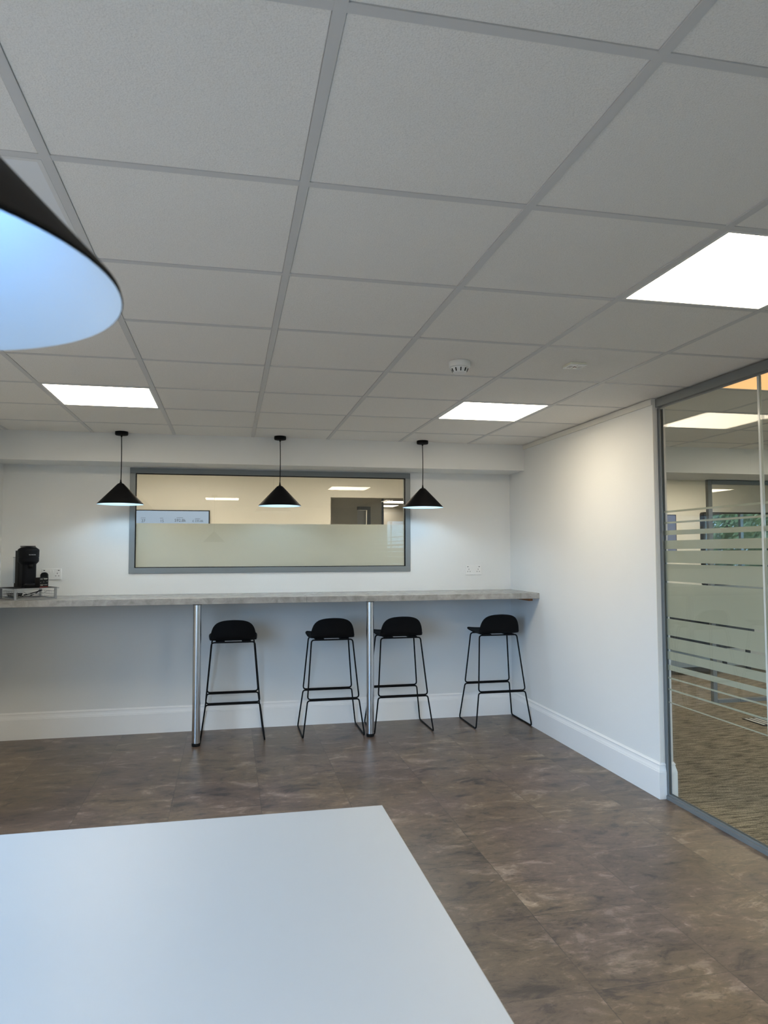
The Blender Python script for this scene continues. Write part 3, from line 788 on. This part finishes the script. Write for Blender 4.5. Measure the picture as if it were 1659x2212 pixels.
bm = bmesh.new(); tube(bm, [(0, -0.022, -0.017), (0, -0.024, -0.045), (-0.01, -0.03, -0.09), (-0.05, -0.05, -0.135), (-0.09, -0.09, -0.155)], 0.0035, 8); obj('mains_cord', bm, M_RUBBER, pg)

# ------------------------------------------------------------------ capsule stand with coffee machine
SA = R(35); SX, SY = -1.664, 4.435
stnd = thing('capsule_stand', 'silver wire drawer stand under the coffee machine', 'stand', (SX, SY, WT1), SA)
W_ = 0.300; D_ = 0.29; HS = 0.082
for (x, y) in ((0.008, 0.008), (W_-0.008, 0.008), (0.008, D_-0.008), (W_-0.008, D_-0.008)):
    bm = bmesh.new(); box(bm, x-0.008, x+0.008, y-0.006, y+0.006, 0, HS-0.0055); obj('leg', bm, M_SILVER, stnd, 0.001)
bm = bmesh.new(); box(bm, -0.008, W_+0.012, -0.008, D_+0.008, HS-0.005, HS); tp = obj('top_plate', bm, M_SILVER, stnd, 0.001)
bm = bmesh.new(); box(bm, 0.0, W_, 0.0, D_, HS+0.0002, HS+0.0022); obj('rubber_mat', bm, M_RUBBER, tp)
bm = bmesh.new()
tube(bm, fillet([(0.02, -0.002, 0.012), (W_-0.02, -0.002, 0.012), (W_-0.02, -0.002, 0.060), (W_-0.075, -0.002, 0.060), (W_-0.10, -0.002, 0.042), (0.085, -0.002, 0.042), (0.06, -0.002, 0.060), (0.02, -0.002, 0.060)], 0.006, 3, True), 0.0016, 6, True)
for k in range(9):
    y = 0.02+k*0.031
    tube(bm, [(0.02, y, 0.058), (0.02, y, 0.012), (W_-0.02, y, 0.012), (W_-0.02, y, 0.058)], 0.0012, 6)
for k in range(7):
    x = 0.03+k*0.037; tube(bm, [(x, 0.0, 0.0105), (x, D_-0.01, 0.0105)], 0.0012, 6)
for zz in (0.035, 0.058):
    tube(bm, [(0.02, 0, zz), (0.02, D_-0.01, zz), (W_-0.02, D_-0.01, zz), (W_-0.02, 0, zz)], 0.0014, 6)
obj('wire_drawer', bm, M_SILVER, stnd)
bm = bmesh.new(); box(bm, 0.0, W_, -0.001, 0.004, 0.002, 0.007); box(bm, 0.0, 0.005, 0, D_, 0.002, 0.007); box(bm, W_-0.005, W_, 0, D_, 0.002, 0.007); obj('base_rail', bm, M_SILVER, stnd)
def stand_pt(x, y, z): return Vector((SX+x*math.cos(SA)-y*math.sin(SA), SY+x*math.sin(SA)+y*math.cos(SA), WT1+z))
# spoons lying in the drawer
def spoon(x, y, a, label, m=M_STEEL):
    o = thing('spoon', label, 'spoon', stand_pt(x, y, 0.0125), SA+a, 'cutlery in the wire drawer')
    bm = bmesh.new(); n = 8; rows = []
    for i in range(n+1):
        s = -1+2*i/n; hw = 0.021*math.sqrt(max(0.0, 1-s*s))+0.0006; row = []
        for k in range(7):
            q_ = -1+2*k/6; row.append(bm.verts.new((s*0.033, q_*hw, 0.004+0.009*(s*s*0.6+q_*q_*0.4))))
        rows.append(row)
    for A, B in zip(rows, rows[1:]):
        for k in range(6):
            f_ = bm.faces.new((A[k], A[k+1], B[k+1], B[k])); f_.smooth = True
    ob = obj('bowl', bm, m, o); so = ob.modifiers.new('solid', 'SOLIDIFY'); so.thickness = 0.0015
    bm = bmesh.new(); tube(bm, [(0.032, 0, 0.012), (0.06, 0, 0.016), (0.10, 0, 0.018), (0.15, 0, 0.016)], 0.0025, 8); obj('handle', bm, m, o)
spoon(0.055, 0.045, R(35), 'shiny steel spoon at the front of the wire drawer')
spoon(0.10, 0.135, R(12), 'shiny steel spoon lying further along the wire drawer')
bm = bmesh.new(); tube(bm, [stand_pt(0.10, 0.10, 0.030), stand_pt(0.17, 0.07, 0.048), stand_pt(0.215, 0.058, 0.064)], 0.0035, 8)
tag(obj('stirrer', bm, M_RUBBER), 'black stirrer handle poking up out of the wire drawer', 'stirrer')
def pod(x, y, z, label):
    o = thing('coffee_pod', label, 'coffee pod', stand_pt(x, y, z), 0, 'coffee pods in the wire drawer')
    bm = bmesh.new(); lathe(bm, [(0, 0.0), (0.008, 0.001), (0.018, 0.010), (0.0205, 0.022), (0.021, 0.025), (0, 0.0255)], 24); obj('capsule', bm, M_STEEL, o)
    bm = bmesh.new(); lathe(bm, [(0.0235, 0.0256), (0.0240, 0.0266), (0, 0.0268)], 24); obj('foil_lid', bm, M_RUBBER, o)
for (x, y) in ((0.05, 0.11), (0.05, 0.165), (0.05, 0.22), (0.11, 0.2)):
    pod(x, y, 0.0135, 'small round coffee pod among the pods in the wire drawer')

# coffee machine; local +x is its front
MA = R(-55); MX, MY = -1.630, 4.645; ZM = WT1+HS+0.0024
cm = thing('coffee_machine', 'matt black pod coffee machine with round head on the silver stand', 'coffee machine', (MX, MY, ZM), MA)
cm.scale = (0.86, 0.86, 0.90)
M_CM = mat('matt_black_casing', (0.003, 0.0035, 0.005), 0.55, spec=0.15)
M_CMG = mat('dark_grey_casing', (0.010, 0.010, 0.0095), 0.6, spec=0.2)
def rrect(x0, x1, y0, y1, r, seg=5):
    pts = []
    for (cx, cy, a0) in ((x1-r, y1-r, 0), (x0+r, y1-r, 90), (x0+r, y0+r, 180), (x1-r, y0+r, 270)):
        for k in range(seg+1):
            a = R(a0+90*k/seg); pts.append((cx+r*math.cos(a), cy+r*math.sin(a)))
    return pts
bm = bmesh.new(); prism(bm, rrect(-0.138, -0.048, -0.062, 0.062, 0.018), 'z', 0.004, 0.300); obj('rear_housing', bm, M_CMG, cm, 0.002)
bm = bmesh.new(); prism(bm, rrect(-0.058, 0.048, -0.058, 0.058, 0.03), 'z', 0.012, 0.200); obj('column', bm, M_CM, cm)
bm = bmesh.new()
lathe(bm, [(0, 0.186), (0.062, 0.186), (0.083, 0.210), (0.084, 0.240), (0.082, 0.241), (0.082, 0.2445), (0.085, 0.2455), (0.086, 0.302), (0.083, 0.310), (0.056, 0.328), (0, 0.331)], 40, smooth=False)
hd = obj('brew_head', bm, M_CM, cm)
bm = bmesh.new(); prism(bm, rrect(-0.075, 0.045, -0.048, 0.048, 0.02), 'z', 0.3308, 0.338); obj('lid_lever', bm, M_CM, cm, 0.002)
bm = bmesh.new(); lathe(bm, [(0, 0.158), (0.016, 0.158), (0.019, 0.186), (0, 0.187)], 20, (0.052, 0, 0)); obj('coffee_outlet', bm, M_RUBBER, cm)
bm = bmesh.new(); lathe(bm, [(0, 0.0), (0.052, 0.0), (0.054, 0.004), (0.054, 0.022), (0.051, 0.026), (0, 0.026)], 48, (0.062, 0, 0)); cs = obj('cup_support', bm, M_CM, cm)
bm = bmesh.new()
for k in range(-3, 4): box(bm, 0.035, 0.095, k*0.012-0.002, k*0.014+0.002, 0.0262, 0.0275)
obj('drip_grille', bm, M_SILVER, cs)
bm = bmesh.new(); prism(bm, rrect(-0.140, 0.05, -0.066, 0.066, 0.02), 'z', 0.0, 0.011); obj('base', bm, M_CM, cm)
M_TANK = glass_mat('clear_tank_plastic', (0.80, 0.83, 0.86), 1.45)
bm = bmesh.new(); prism(bm, rrect(-0.196, -0.140, -0.058, 0.058, 0.022), 'z', 0.03, 0.240); tk = obj('water_tank', bm, M_TANK, cm)
bm = bmesh.new(); prism(bm, rrect(-0.198, -0.139, -0.060, 0.060, 0.022), 'z', 0.2405, 0.247); obj('tank_lid', bm, M_SILVER, tk)
bm = bmesh.new(); prism(bm, rrect(-0.193, -0.142, -0.050, 0.050, 0.02), 'z', 0.0, 0.0295); obj('tank_seat', bm, M_CM, tk)
M_LOGO = mat('silver_logo_print', (0.65, 0.66, 0.68), 0.4)
wordmark = 'NESPRESSO'
for k, ch in enumerate(wordmark):
    a = (k-4)*0.0725
    Mx = Matrix.Rotation(a, 4, 'Z') @ Matrix.Translation((0.0862, 0, 0.262)) @ Matrix.Rotation(R(90), 4, 'Z') @ Matrix.Rotation(R(90), 4, 'X')
    text('logo_letter', ch, 0.0095, Mx, M_LOGO, hd)

# printed box beside the machine
def stand_local(o, x, y, z, a): o.location = stand_pt(x, y, z); o.rotation_euler = (0, 0, SA+a)
pb = thing('pod_box', 'small black printed box beside the coffee machine, in front of the socket', 'box')
pb.location = (-1.528, 4.549, WT1+HS+0.0024); pb.rotation_euler = (0, 0, R(60))
bm = bmesh.new(); box(bm, 0, 0.088, 0, 0.040, 0, 0.072); obj('carton', bm, mat('black_printed_card', (0.006, 0.005, 0.005), 0.6, spec=0.2), pb, 0.001)
M_CARDTXT = mat('pale_box_print', (0.55, 0.52, 0.45), 0.6)
bm = bmesh.new()
for (x0, x1, z) in ((x0_*1.33, x1_*1.33, z_) for (x0_, x1_, z_) in ((0.006, 0.024, 0.060), (0.030, 0.060, 0.062), (0.034, 0.056, 0.058), (0.008, 0.012, 0.034), (0.030, 0.034, 0.038), (0.054, 0.058, 0.040), (0.006, 0.030, 0.018), (0.034, 0.058, 0.016), (0.008, 0.026, 0.012))):
    box(bm, x0, x1, -0.0006, -0.0002, z, z+0.0022)
obj('printed_marks', bm, M_CARDTXT, pb)
bm = bmesh.new(); box(bm, 0.004, 0.084, -0.0006, -0.0002, 0.001, 0.004); obj('red_stripe', bm, mat('red_print', (0.35, 0.03, 0.02), 0.5), pb)

# ------------------------------------------------------------------ screens and furniture seen through the glass
tv = thing('wall_screen', 'wall mounted screen showing blue dashboard figures, behind the internal window', 'television', (-1.05, OY, 1.52))
bm = bmesh.new(); box(bm, -0.665, 0.665, -0.05, -0.001, -0.375, 0.375); obj('bezel', bm, M_RUBBER, tv, 0.002)
M_SCR = emis('blue_white_screen', (0.50, 0.67, 0.86), 0.62, (0.02, 0.02, 0.02))
bm = bmesh.new(); box(bm, -0.655, 0.655, -0.0516, -0.0502, -0.365, 0.365); scr = obj('screen', bm, M_SCR, tv)
M_TXT = mat('dark_screen_text', (0.02, 0.035, 0.05), 0.6)
def scr_text(s, size, x, z):
    Mx = Matrix.Translation((x, -0.0525, z)) @ Matrix.Rotation(R(90), 4, 'X')
    return text('screen_figure', s, size, Mx, M_TXT, scr)
for (s, size, px, z) in (('27', 0.040, -1.068, 1.764), ('15', 0.040, -0.879, 1.765), ('592.8k', 0.044, -0.692, 1.769), ('\u00a3 235.6k', 0.033, -0.508, 1.769)):
    scr_text(s, size, px+1.05, z-1.52)
for (px, hw, z) in ((-1.070, 0.024, 1.805), (-0.883, 0.017, 1.805), (-0.695, 0.033, 1.811), (-0.510, 0.027, 1.801)):
    bm = bmesh.new()
    for k in range(9):
        a = px+1.05-hw+k*hw/4.5; box(bm, a, a+hw/4.5*0.8, -0.0524, -0.0518, z-1.52, z-1.52+0.0042)
    obj('screen_caption', bm, M_TXT, scr)

ts = thing('office_screen', 'small blue lit screen on the beige wall, seen at the left of the striped glass', 'television', (4.93, OY, 1.66))
bm = bmesh.new(); box(bm, -0.34, 0.34, -0.04, -0.001, -0.235, 0.235); obj('bezel', bm, M_RUBBER, ts)
bm = bmesh.new(); box(bm, -0.33, 0.33, -0.0415, -0.0402, -0.225, 0.225); obj('screen', bm, emis('dim_blue_screen', (0.26, 0.30, 0.46), 0.42, (0.02, 0.02, 0.02)), ts)
dt = thing('dark_television', 'large switched off black television reflecting garden trees, beyond the partition', 'television', (6.55, OY, 1.47))
bm = bmesh.new(); prism(bm, rrect(-0.92, 0.92, -0.46, 0.46, 0.03), 'y', -0.06, -0.001); obj('bezel', bm, M_RUBBER, dt)
bm = bmesh.new(); box(bm, -0.90, 0.90, -0.0615, -0.0602, -0.44, 0.44); obj('screen', bm, M_DARKGLOSS, dt)

cr_ = thing('low_cabinet', 'low black cabinet against the far wall, seen through the striped glass', 'cabinet', (5.25, 6.62, 0))
bm = bmesh.new(); box(bm, -0.75, 0.68, -0.24, 0.28, 0.30, 0.74); obj('carcass', bm, M_DARKFURN, cr_, 0.003)
for sx in (-0.70, 0.62):
    for sy in (-0.2, 0.22):
        bm = bmesh.new(); box(bm, sx-0.02, sx+0.02, sy-0.02, sy+0.02, 0, 0.2998); obj('leg', bm, M_DARKFURN, cr_)
for k in range(3):
    bm = bmesh.new(); x = -0.74+k*0.474; box(bm, x, x+0.464, -0.256, -0.241, 0.31, 0.73); d_ = obj('door', bm, M_DARKFURN, cr_, 0.002)
fb = thing('floor_box', 'dark perforated floor outlet plate set in the striped carpet', 'floor outlet', (4.30, 4.22, 0))
bm = bmesh.new(); box(bm, -0.16, 0.16, -0.13, 0.13, 0.0, 0.006); obj('plate', bm, M_DARKFURN, fb)
for i in range(7):
    bm = bmesh.new(); box(bm, -0.15+i*0.045, -0.13+i*0.045, -0.11, 0.11, 0.0062, 0.009); obj('slat', bm, M_TRIM, fb)

# garden trees outside the office window (mirrored in the dark television)
M_LEAF = mat('garden_leaf', (0.32, 0.36, 0.14), 0.5, var=0.6, vscale=2.0)
M_BARK = mat('bark', (0.06, 0.045, 0.03), 0.9)
bm = bmesh.new(); box(bm, OX+0.15, OX+14, -12, 14, -0.2, -0.1); struct('ground', bm, mat('garden_grass', (0.06, 0.10, 0.03), 0.9, var=0.3))
def tree(x, y, label, s=1.0):
    o = thing('garden_tree', label, 'tree', (x, y, -0.1), 0, 'garden trees beyond the office')
    bm = bmesh.new(); tube(bm, [(0, 0, 0), (0.03, 0.02, 0.9), (0, 0, 1.8), (0.05, -0.04, 2.8)], 0.09, 8); obj('trunk', bm, M_BARK, o)
    bm = bmesh.new()
    for k in range(6500):
        a = random.uniform(0, 2*math.pi); z = random.uniform(-1, 1); rr = random.random()**0.4
        p = Vector((1.5*s*rr*math.cos(a)*math.sqrt(1-z*z), 1.7*s*rr*math.sin(a)*math.sqrt(1-z*z), 2.1+1.6*s*rr*z))
        n_ = Vector((random.gauss(0, 1), random.gauss(0, 1), random.gauss(0, 1))).normalized(); u_ = n_.orthogonal().normalized(); v_ = n_.cross(u_)
        L_ = random.uniform(0.05, 0.11)
        bm.faces.new([bm.verts.new(p+u_*L_), bm.verts.new(p+v_*L_*0.4), bm.verts.new(p-u_*L_), bm.verts.new(p-v_*L_*0.4)])
    obj('foliage', bm, M_LEAF, o)
tree(12.2, 1.4, 'leafy green garden tree mirrored in the left of the dark television')
tree(13.2, 5.6, 'leafy green garden tree standing further along outside the office window')
tree(13.4, -2.8, 'leafy green garden tree mirrored further right in the dark television')
